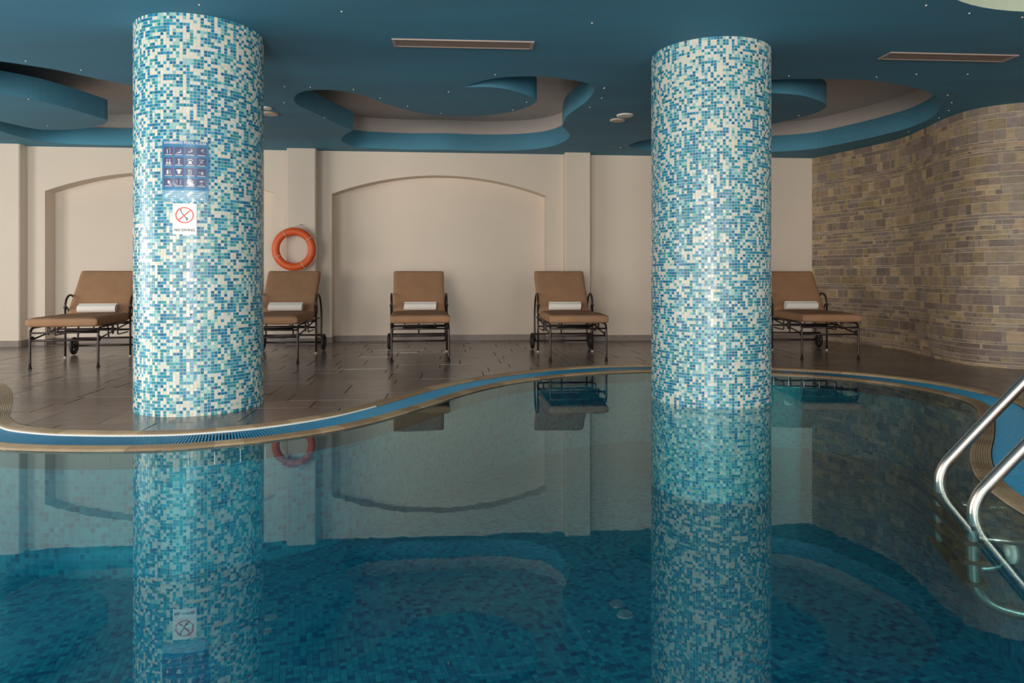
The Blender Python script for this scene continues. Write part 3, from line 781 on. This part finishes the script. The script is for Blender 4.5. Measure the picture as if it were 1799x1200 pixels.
zp = 1.722; po = bend(PH, zp, 0, 0, 0)
poster = empty('pool_rules_poster', po); tag(poster, 'blue pool rules poster of sixteen pictograms in a clear sleeve on the column', 'poster')
plate('sheet', PH, zp, -0.150, 0.150, -0.130, 0.205, 0.0, 0.002, M_POSTBLUE, poster, 14, po)
plate('footer', PH, zp, -0.150, 0.150, -0.212, -0.1302, 0.0, 0.002, mat('poster_footer', (120, 178, 200), 0.35, vary=0.25, vscale=40, stretch=(1, 1, 4)), poster, 14, po)
tv, tf = text_mesh('SWIMMING POOL RULES', 0.0245); decal('lettering', PH, zp, [(u, w+0.192) for u, w in tv], tf, 0.0030, M_POSTPALE, poster, po)
for k in range(5):
    decal('print_line', PH, zp, *stroke([(-0.13+0.26*i/8, -0.142-k*0.012) for i in range(9)], 0.003), 0.0030, M_POSTPALE, poster, po)
def icon(r, c):
    S = {
     (0, 0): join(ellipse(-.3, .45, .14, .14), rect(-.42, -.18, -.6, .25), stroke([(.1, .75), (.4, .75), (.4, -.7)], .1)),
     (0, 1): join(stroke([(-.6, -.55), (.1, -.45), (.6, .1)], .16), ellipse(.35, .3, .16, .16), rect(-.2, .5, -.5, -.2)),
     (0, 2): join(stroke([(-.5, -.2), (.2, -.1), (.6, .3)], .2), ellipse(.35, .45, .15, .15)),
     (0, 3): join(stroke([(-.2, .3), (.5, .55)], .14), stroke([(.1, .8), (.3, .1), (.55, -.1)], .14), ellipse(.55, .75, .12, .12)),
     (1, 0): join(ellipse(-.35, .5, .16, .16), ellipse(.3, .5, .16, .16), ([(-.75, -.7), (-.0, -.7), (-.35, .35)], [(0, 1, 2)]), ([(.0, -.7), (.75, -.7), (.3, .35)], [(0, 1, 2)])),
     (1, 1): join(stroke([(-.3, .6), (.3, .6)], .2), rect(-.12, .12, -.6, .5), rect(-.3, .3, -.7, -.55)),
     (1, 2): join(stroke([(-.65, .35), (-.4, .7), (.4, .7), (.65, .35)], .22), ellipse(0, -.05, .42, .38), rect(-.5, .5, -.65, -.35)),
     (1, 3): join(stroke([(-.5, -.6), (.4, .6)], .12), stroke([(-.4, .3), (.5, -.4)], .12), rect(-.6, .6, .62, .74)),
     (2, 0): join(rect(-.5, .05, -.6, .4), ellipse(-.2, .55, .15, .15), rect(.35, .5, -.6, .5)),
     (2, 1): join(([(-.7, .6), (-.3, .75), (.3, .75), (.7, .6), (.5, .2), (.35, .3), (.35, -.5), (-.35, -.5), (-.35, .3), (-.5, .2)], [(1, 2, 5, 8), (0, 1, 8, 9), (2, 3, 4, 5), (5, 6, 7, 8)])),
     (2, 2): join(rect(-.3, -.15, -.7, .7), rect(.15, .3, -.7, .7), ellipse(-.22, .5, .16, .22)),
     (2, 3): join(ellipse(.2, -.3, .25, .3), rect(-.6, .6, -.05, .05), ellipse(.2, .25, .12, .12)),
     (3, 0): join(ellipse(.1, .1, .35, .45), rect(.3, .7, -.7, -.3)),
     (3, 1): join(stroke([(-.7, .4), (-.5, .6), (-.4, 0)], .12), stroke([(.7, .6), (.4, .6), (.4, -.6), (.1, -.6)], .14)),
     (3, 2): join(stroke([(-.8, .2), (-.4, .7), (.4, .7), (.8, .2)], .14), stroke([(-.6, -.5), (0, .1), (.6, -.5)], .14), rect(-.7, .7, -.05, .07)),
     (3, 3): join(([(-.6, .3), (.6, .3), (0, .75)], [(0, 1, 2)]), rect(-.05, .05, -.6, .3), rect(-.6, .6, -.7, -.58)),
    }
    return S[(r, c)]
for r in range(4):
    for c in range(4):
        uc = -0.105 + c*0.070; wc = 0.135 - r*0.0715
        cell = plate('pictogram', PH, zp, uc-0.031, uc+0.031, wc-0.029, wc+0.029, 0.002, 0.0026, M_POSTDARK, poster, 4, po)
        iv, if_ = join(icon(r, c), rect(-.95, .95, -1.12, -.92))
        decal('symbol', PH, zp, [(uc+u*0.026, wc+w*0.024) for u, w in iv], if_, 0.0034, M_POSTPALE, cell, po)
# clear sleeve, slightly buckled at its lower edge
mb = MB(); nu, nw = 26, 36
for i in range(nu+1):
    for j in range(nw+1):
        u = -0.154+0.308*i/nu; w = -0.218+0.430*j/nw
        low = max(0, (-0.11-w)/0.1)
        d = 0.0048 + 0.0006*math.sin(u*60+w*25) + low*0.005*(1+math.sin(u*95+3*math.sin(w*60)))
        p = bend(PH, zp, u, w, d); mb.v.append((p[0]-po[0], p[1]-po[1], p[2]-po[2]))
for i in range(nu):
    for j in range(nw):
        a = i*(nw+1)+j; mb.f.append((a, a+nw+1, a+nw+2, a+1))
mb.build('clear_sleeve', M_FILM, poster, smooth=True)

# ------------------------------------------------------------------ sun loungers
def arc_pts(c, r, a0, a1, n, plane='yz', x=0):
    return [(x, c[0]+r*math.cos(a0+(a1-a0)*i/n), c[1]+r*math.sin(a0+(a1-a0)*i/n)) for i in range(n+1)]
def cushion(wd, ln, th, seed, sag=0.0):
    """pillow box lying in xy (x across, y along), z thickness; soft rounded rim and shallow creases"""
    def axis(n): 
        t = np.linspace(-1, 1, n); return np.sign(t)*(1-(1-np.abs(t))**2.2)
    ux, uy = axis(19), axis(25); v = []; f = []
    for side in (1, -1):
        for a in ux:
            for b in uy:
                k = ((1-abs(a)**22)*(1-abs(b)**22)); k = max(k, 0)**0.30
                z = side*th/2*k
                if side == 1: z += (0.004*noise.noise(Vector((a*2.2+seed, b*2.5, seed*1.7))) + 0.003*noise.noise(Vector((a*6+seed, b*3, 3.1)))) * k - sag*(1-b*b)*(1-a*a)*0.4
                sx = 1 - 0.012*(1-k)
                v.append((a*wd/2*sx + 0.004*noise.noise(Vector((b*2, seed, a))), b*ln/2, z))
    nx, ny = len(ux), len(uy); m = nx*ny
    for i in range(nx-1):
        for j in range(ny-1):
            a = i*ny+j; f.append((a, a+ny, a+ny+1, a+1)); f.append((m+a, m+a+1, m+a+ny+1, m+a+ny))
    return v, f
HINGE_Y, BACK_A, BACK_L = 0.95, math.radians(50), 0.70
def make_lounger():
    root = empty('sun_lounger')
    v, f = cushion(0.68, 1.05, 0.100, 1.3)
    obj('seat_cushion', [(x, y+0.455, z+0.482) for x, y, z in v], f, M_CUSHION, root, True)
    v, f = cushion(0.665, BACK_L, 0.085, 4.2)
    c, s = math.cos(BACK_A), math.sin(BACK_A)
    obj('back_cushion', [(x, HINGE_Y + (y+BACK_L/2)*c - z*s, 0.485 + (y+BACK_L/2)*s + z*c) for x, y, z in v], f, M_CUSHION, root, True)
    for sx in (-1, 1):
        X = 0.322*sx
        # front leg bending over into the side rail
        p = smooth_path([(X, 0, 0.012), (X, 0.0, 0.20), (X, 0.0, 0.33), (X, 0.012, 0.385), (X, 0.05, 0.418), (X, 0.10, 0.424)], 4)
        MB().tube(p, 0.0125, 8).build('leg', M_IRON, root, True)
        MB().tube([(X, 0, 0), (X, 0, 0.016), (X, 0, 0.018)], [0.019, 0.018, 0.012], 10).build('foot_cap', M_RUBBER, root, True)
        XM = 0.350*sx
        MB().tube([(XM, 0.95, 0.012), (XM, 0.95, 0.60)], 0.0125, 8).build('leg', M_IRON, root, True)
        MB().tube([(XM, 0.95, 0), (XM, 0.95, 0.02)], 0.017, 10).build('foot_cap', M_FOOT, root, True)
        MB().tube([(X, 0.09, 0.424), (X, 1.31, 0.424)], 0.012, 8).build('side_rail', M_IRON, root, True)
        # arm hoop from the middle leg up, over and down to the axle
        p = smooth_path([(XM, 0.95, 0.58), (XM, 0.955, 0.64), (XM, 1.0, 0.71), (XM, 1.09, 0.742), (XM, 1.19, 0.715), (XM, 1.28, 0.62), (XM, 1.33, 0.49), (XM, 1.335, 0.35), (XM, 1.30, 0.11)], 4)
        MB().tube(p, 0.0125, 8).build('armrest', M_IRON, root, True)
        MB().tube([(XM, 0.95, 0.585), (XM, 0.95, 0.612)], 0.020, 8).build('collar', M_IRON, root, True)
        pr = [(XM, 0.995+0.036*math.cos(2*PI*i/16), 0.545+0.055*math.sin(2*PI*i/16)) for i in range(16)]
        MB().tube(pr, 0.0085, 6, closed=True).build('scroll_ring', M_IRON, root, True)
        pr = [(X, 0.44+0.028*math.cos(2*PI*i/16), 0.368+0.047*math.sin(2*PI*i/16)) for i in range(16)]
        MB().tube(pr, 0.007, 6, closed=True).build('oval_ring', M_IRON, root, True)
        MB().tube([(X*0.985, 0.02, 0.30), (X*0.985, 0.20, 0.318), (X*0.985, 0.94, 0.40)], 0.010, 6).build('link_bar', M_IRON, root, True)
        MB().tube([(X*0.985-0.012, 0.035, 0.305), (X*0.985+0.012, 0.035, 0.305)], 0.030, 12).build('pivot_disc', M_RUBBER, root, True)
        MB().tube([(X, 0.60, 0.42), (X, 0.60, 0.31), (X, 0.62, 0.30), (X, 0.95, 0.30)], 0.008, 6).build('brace', M_IRON, root, True)
        MB().tube([(X*0.55, 0.30, 0.425), (X*0.55, 0.30, 0.365), (X*0.55, 0.36, 0.355)], 0.007, 6).build('bracket', M_IRON, root, True)
        # wheel
        XW = 0.385*sx
        w = MB().tube([(XW, 1.30+0.088*math.cos(2*PI*i/24), 0.112+0.088*math.sin(2*PI*i/24)) for i in range(24)], 0.022, 8, closed=True).build('wheel', M_RUBBER, root, True)
        MB().tube([(XW-0.02, 1.30, 0.112), (XW+0.02, 1.30, 0.112)], 0.030, 12).build('hub', M_IRON, w, True)
        for a in range(5):
            t = 2*PI*a/5; MB().tube([(XW, 1.30+0.02*math.cos(t), 0.112+0.02*math.sin(t)), (XW, 1.30+0.08*math.cos(t), 0.112+0.08*math.sin(t))], 0.008, 5).build('spoke', M_IRON, w, True)
        # back frame post
        MB().tube([(0.29*sx, HINGE_Y+0.035, 0.44), (0.29*sx, HINGE_Y+0.05+BACK_L*0.93*c, 0.43+BACK_L*0.93*s)], 0.011, 6).build('back_post', M_IRON, root, True)
    for (y, z, xr, r) in ((0.0, 0.372, 0.322, 0.0095), (0.0, 0.292, 0.322, 0.0105), (0.55, 0.372, 0.322, 0.009), (0.95, 0.405, 0.350, 0.0095), (0.95, 0.33, 0.350, 0.012), (1.30, 0.112, 0.385, 0.012), (1.30, 0.205, 0.350, 0.012), (0.32, 0.355, 0.20, 0.013)):
        MB().tube([(-xr, y, z), (xr, y, z)], r, 8).build('crossbar', M_IRON, root, True)
    MB().tube([(-0.29, HINGE_Y+0.05+BACK_L*0.8*c, 0.43+BACK_L*0.8*s), (0.29, HINGE_Y+0.05+BACK_L*0.8*c, 0.43+BACK_L*0.8*s)], 0.010, 6).build('back_crossbar', M_IRON, root, True)
    MB().tube([(0, HINGE_Y+0.05+BACK_L*0.45*c, 0.42+BACK_L*0.45*s), (0, 1.30, 0.205)], 0.009, 6).build('prop_bar', M_IRON, root, True)
    return root
def make_towel():
    n, turns = 64, 3.2; v = []; f = []; L = 0.40; th = 0.0115
    for side in (-1, 1):
        for i in range(n+1):
            t = i/n; a = 2*PI*turns*t; r = 0.010 + 0.0425*t
            for rr in (r-th/2, r+th/2):
                bulge = 1.0
                v.append((side*L/2 + 0.004*math.sin(a), rr*math.cos(a)*1.04, rr*math.sin(a)*0.97))
    m = 2*(n+1)
    for i in range(n):
        a = 2*i; f += [(a+1, a+3, m+a+3, m+a+1), (a, m+a, m+a+2, a+2), (a, a+2, a+3, a+1), (m+a, m+a+1, m+a+3, m+a+2)]
    f += [(0, 1, m+1, m), (2*n, m+2*n, m+2*n+1, 2*n+1)]
    return obj('rolled_towel', v, f, M_TOWEL, None, False)
LG = [((-4.725, 7.21), 12.5, 'brown cushioned iron sun lounger standing before the recess beside the deck column', 0.02, 4),
      ((-2.70, 7.55), 5.8, 'brown cushioned iron sun lounger half behind the deck column, under the orange lifebuoy', 0.0, 2),
      ((-1.04, 7.745), 8.5, 'brown cushioned iron sun lounger facing straight on before the arched recess', 0.01, 0),
      ((0.755, 7.77), 4.5, 'brown cushioned iron sun lounger in front of the pilaster, mirrored in the pool', -0.02, -1),
      ((3.70, 7.945), -2.5, 'brown cushioned iron sun lounger beside the curved stone wall', -0.01, -3)]
TL = ['white rolled towel with a visible spiral end on the lounger left of the deck column',
      'white rolled towel on the lounger under the orange lifebuoy',
      'white rolled towel on the lounger facing straight on before the arched recess',
      'white rolled towel on the lounger in front of the pilaster',
      'white rolled towel on the lounger beside the stone wall']
proto = make_lounger(); tproto = make_towel()
for i, ((x, y), a, lab, tx, ta) in enumerate(LG):
    o = proto if i == 0 else copy_tree(proto)
    o.location = (x, y, FLZ); o.rotation_euler = (0, 0, math.radians(a)); tag(o, lab, 'sun lounger', 'iron sun loungers along the wall')
    for ch in o.children:
        if ch.name.startswith('back_cushion'): ch.location.x = (0.0, 0.0, 0.0, -0.022, 0.0)[i]
    t = tproto if i == 0 else copy_tree(tproto)
    R = Matrix.Rotation(math.radians(a), 3, 'Z'); p = R @ Vector((tx, 0.862, 0.590))
    t.location = (x+p.x, y+p.y, FLZ+p.z); t.rotation_euler = (0, 0, math.radians(a+ta*0.6)); tag(t, TL[i], 'towel', 'rolled towels on the loungers')

# ------------------------------------------------------------------ lifebuoy
bx, by_, bz = -3.06, 9.585, 1.376
lb = empty('lifebuoy', (bx, by_, bz), WA); tag(lb, 'orange lifebuoy ring hanging on the cream pilaster', 'lifebuoy')
R0, n, m = 0.250, 48, 14; v = []; f = []
for i in range(n):
    a = 2*PI*i/n
    for k in range(m):
        t = 2*PI*k/m; r = R0 + 0.054*math.cos(t); v.append((r*math.cos(a), 0.042*math.sin(t), r*math.sin(a)))
for i in range(n):
    for k in range(m): f.append((i*m+k, i*m+(k+1) % m, ((i+1) % n)*m+(k+1) % m, ((i+1) % n)*m+k))
obj('ring', v, f, M_ORANGE, lb, True)
for a in (35, 120, 205, 300):
    t = math.radians(a); c0 = (R0*math.cos(t), R0*math.sin(t))
    pts = []
    for k in range(14):
        q = 2*PI*k/14; r = R0+0.0565*math.cos(q); pts.append((r*math.cos(t), 0.0445*math.sin(q), r*math.sin(t)))
    MB().tube(pts, 0.0045, 6, closed=True).build('lashing', M_ROPE, lb, True)
rp = []
ank = [35, 120, 205, 300]
for k in range(4):
    a0, a1 = ank[k], ank[(k+1) % 4] + (360 if k == 3 else 0)
    for i in range(12):
        t = math.radians(a0+(a1-a0)*i/12); r = R0+0.060+0.006*math.sin(PI*i/12); rp.append((r*math.cos(t), -0.004, r*math.sin(t)))
MB().tube(rp, 0.0035, 5, closed=True).build('grab_rope', M_ROPE, lb, True)
MB().tube([(-0.06, 0.02, 0.30), (0.08, 0.05, 0.352), (0.24, 0.03, 0.19)], 0.005, 5).build('hanging_rope', M_ROPE, lb, True)
MB().tube([(0.08, 0.085, 0.350), (0.08, 0.045, 0.348), (0.08, 0.04, 0.36)], 0.006, 6).build('hook', M_METAL, lb, True)

# ------------------------------------------------------------------ pool ladder
A = np.array([2.085, 3.33]); B = np.array([1.95, 2.885]); od = np.array([0.957, -0.29])
ladder = empty('pool_ladder', (A[0], A[1], 0)); tag(ladder, 'stainless steel pool ladder rails descending into the water at the pool edge', 'ladder')
def lp(base, t, z): q = base + od*t - A; return (q[0], q[1], z)
prof = [(0.27, -0.405), (0.16, -0.40), (0.06, -0.375), (0.01, -0.32), (0, -0.25), (0, -0.02), (0.004, 0.03), (0.025, 0.085), (0.065, 0.14), (0.373, 0.530), (0.62, 0.83), (0.74, 0.93), (0.87, 0.955), (0.98, 0.90), (1.03, 0.79), (1.04, 0.6), (1.04, FLZ-0.01)]
for nm, base in (('rail', A), ('rail', B)):
    pts = smooth_path([lp(base, t, z) for t, z in prof], 5)
    o = MB().tube(pts, 0.0255, 16).build(nm, M_METAL, ladder, True)
    q = lp(base, 0.275, -0.405); MB().tube([lp(base, 0.25, -0.405), lp(base, 0.30, -0.405)], 0.036, 12).build('bumper', M_DARKSTEP, o, True)
    MB().tube([lp(base, 1.04, FLZ), lp(base, 1.04, FLZ+0.014)], 0.05, 16).build('flange', M_METAL, o, True)
    MB().tube([lp(base, 0.01, -0.105), lp(base, 0.20, -0.105)], 0.016, 10).build('stay', M_METAL, o, True)
tdir = (B - A) / np.linalg.norm(B - A)
for z in (-0.055, -0.12, -0.20, -0.29):
    a = A - tdir*0.03; b = B + tdir*0.03
    P = []
    for zz_ in (z-0.012, z+0.004):
        for q, t in ((a, -0.045), (b, -0.045), (b, 0.045), (a, 0.045)):
            w = q + od*t - A; P.append((w[0], w[1], zz_))
    MB().quad_box(P[:4] + P[4:]).build('tread', M_DARKSTEP, ladder)

# inlet fitting on the pool wall
i = pool_index(2.16, 2.95); p = POOL[i]; nn = PN[i]
il = empty('pool_inlet', (p[0], p[1], -0.19)); tag(il, 'round white inlet fitting on the submerged pool wall behind the ladder', 'inlet')
MB().tube([(-nn[0]*0.002, -nn[1]*0.002, 0), (-nn[0]*0.012, -nn[1]*0.012, 0), (-nn[0]*0.018, -nn[1]*0.018, 0)], [0.05, 0.05, 0.038], 20).build('flange', M_WHITE, il, True)
MB().tube([(-nn[0]*0.018, -nn[1]*0.018, 0), (-nn[0]*0.026, -nn[1]*0.026, 0)], [0.022, 0.018], 14).build('nozzle', M_WHITE, il, True)

# ------------------------------------------------------------------ ceiling fittings
def vent(cx, cy, L, W, rz, label):
    r = empty('ceiling_vent', (cx, cy, CEZ), rz); tag(r, label, 'vent', 'linear air vents in the ceiling')
    e = 0.016
    for (x0, x1, y0, y1) in ((-L/2, L/2, -W/2, -W/2+e), (-L/2, L/2, W/2-e, W/2), (-L/2, -L/2+e*1.6, -W/2+e, W/2-e), (L/2-e*1.6, L/2, -W/2+e, W/2-e)):
        MB().box(x0, x1, y0, y1, -0.010, -0.0005).build('frame_bar', M_VENT, r)
    MB().box(-L/2+e*1.6, L/2-e*1.6, -W/2+e, W/2-e, -0.0018, -0.0006).build('core', M_VENTDARK, r)
    ns = 6
    for k in range(ns):
        y = -W/2+e+(W-2*e)*(k+0.5)/ns
        MB().quad_box([(-L/2+e*1.6, y-0.005, -0.0085), (L/2-e*1.6, y-0.005, -0.0085), (L/2-e*1.6, y-0.001, -0.0085), (-L/2+e*1.6, y-0.001, -0.0085),
                       (-L/2+e*1.6, y+0.002, -0.0018), (L/2-e*1.6, y+0.002, -0.0018), (L/2-e*1.6, y+0.006, -0.0018), (-L/2+e*1.6, y+0.006, -0.0018)]).build('louver', M_VENT, r)
a = cpx((690, 74)); b = cpx((937, 79))
vent((a[0]+b[0])/2, (a[1]+b[1])/2, math.hypot(b[0]-a[0], b[1]-a[1]), 0.17, math.atan2(b[1]-a[1], b[0]-a[0]), 'long slot air vent in the blue ceiling between the two columns')
a = cpx((1553, 97)); b = cpx((1776, 102))
vent((a[0]+b[0])/2, (a[1]+b[1])/2, math.hypot(b[0]-a[0], b[1]-a[1]), 0.17, math.atan2(b[1]-a[1], b[0]-a[0]), 'long slot air vent in the blue ceiling near the stone wall')
def disc(x, y, d, label, m, grille):
    X, Y = cpx((x, y)); r = empty('ceiling_disc', (X, Y, CEZ)); tag(r, label, 'ceiling fitting', 'round ceiling fittings')
    n = 28; k = d/2
    prof = [(1.0, -0.0005), (1.0, -0.006), (0.93, -0.014), (0.80, -0.017)]
    v = [(k*q*math.cos(2*PI*i/n), k*q*math.sin(2*PI*i/n), z) for q, z in prof for i in range(n)]
    f = [(a_*n+i, a_*n+(i+1) % n, (a_+1)*n+(i+1) % n, (a_+1)*n+i) for a_ in range(3) for i in range(n)]
    obj('rim', v, f, m, r, True)
    obj('face', [(k*0.80*math.cos(2*PI*i/n), k*0.80*math.sin(2*PI*i/n), -0.0165) for i in range(n)], [tuple(range(n))[::-1]], grille, r)
M_DISCW = mat('fitting_white', (228, 222, 212), 0.5); M_DISCB = mat('fitting_beige', (196, 182, 164), 0.5)
disc(1098, 202, 0.19, 'larger white disc fitting in the ceiling beside the pool column', M_DISCW, M_DISCW)
disc(1085, 210.5, 0.18, 'beige disc fitting in the ceiling beside the pool column', M_DISCB, M_DISCB)
disc(474, 199, 0.185, 'beige disc fitting in the ceiling beside the deck column', M_DISCB, M_DISCB)
disc(468, 189, 0.12, 'small white disc fitting in the ceiling half behind the deck column', M_DISCW, M_DISCW)
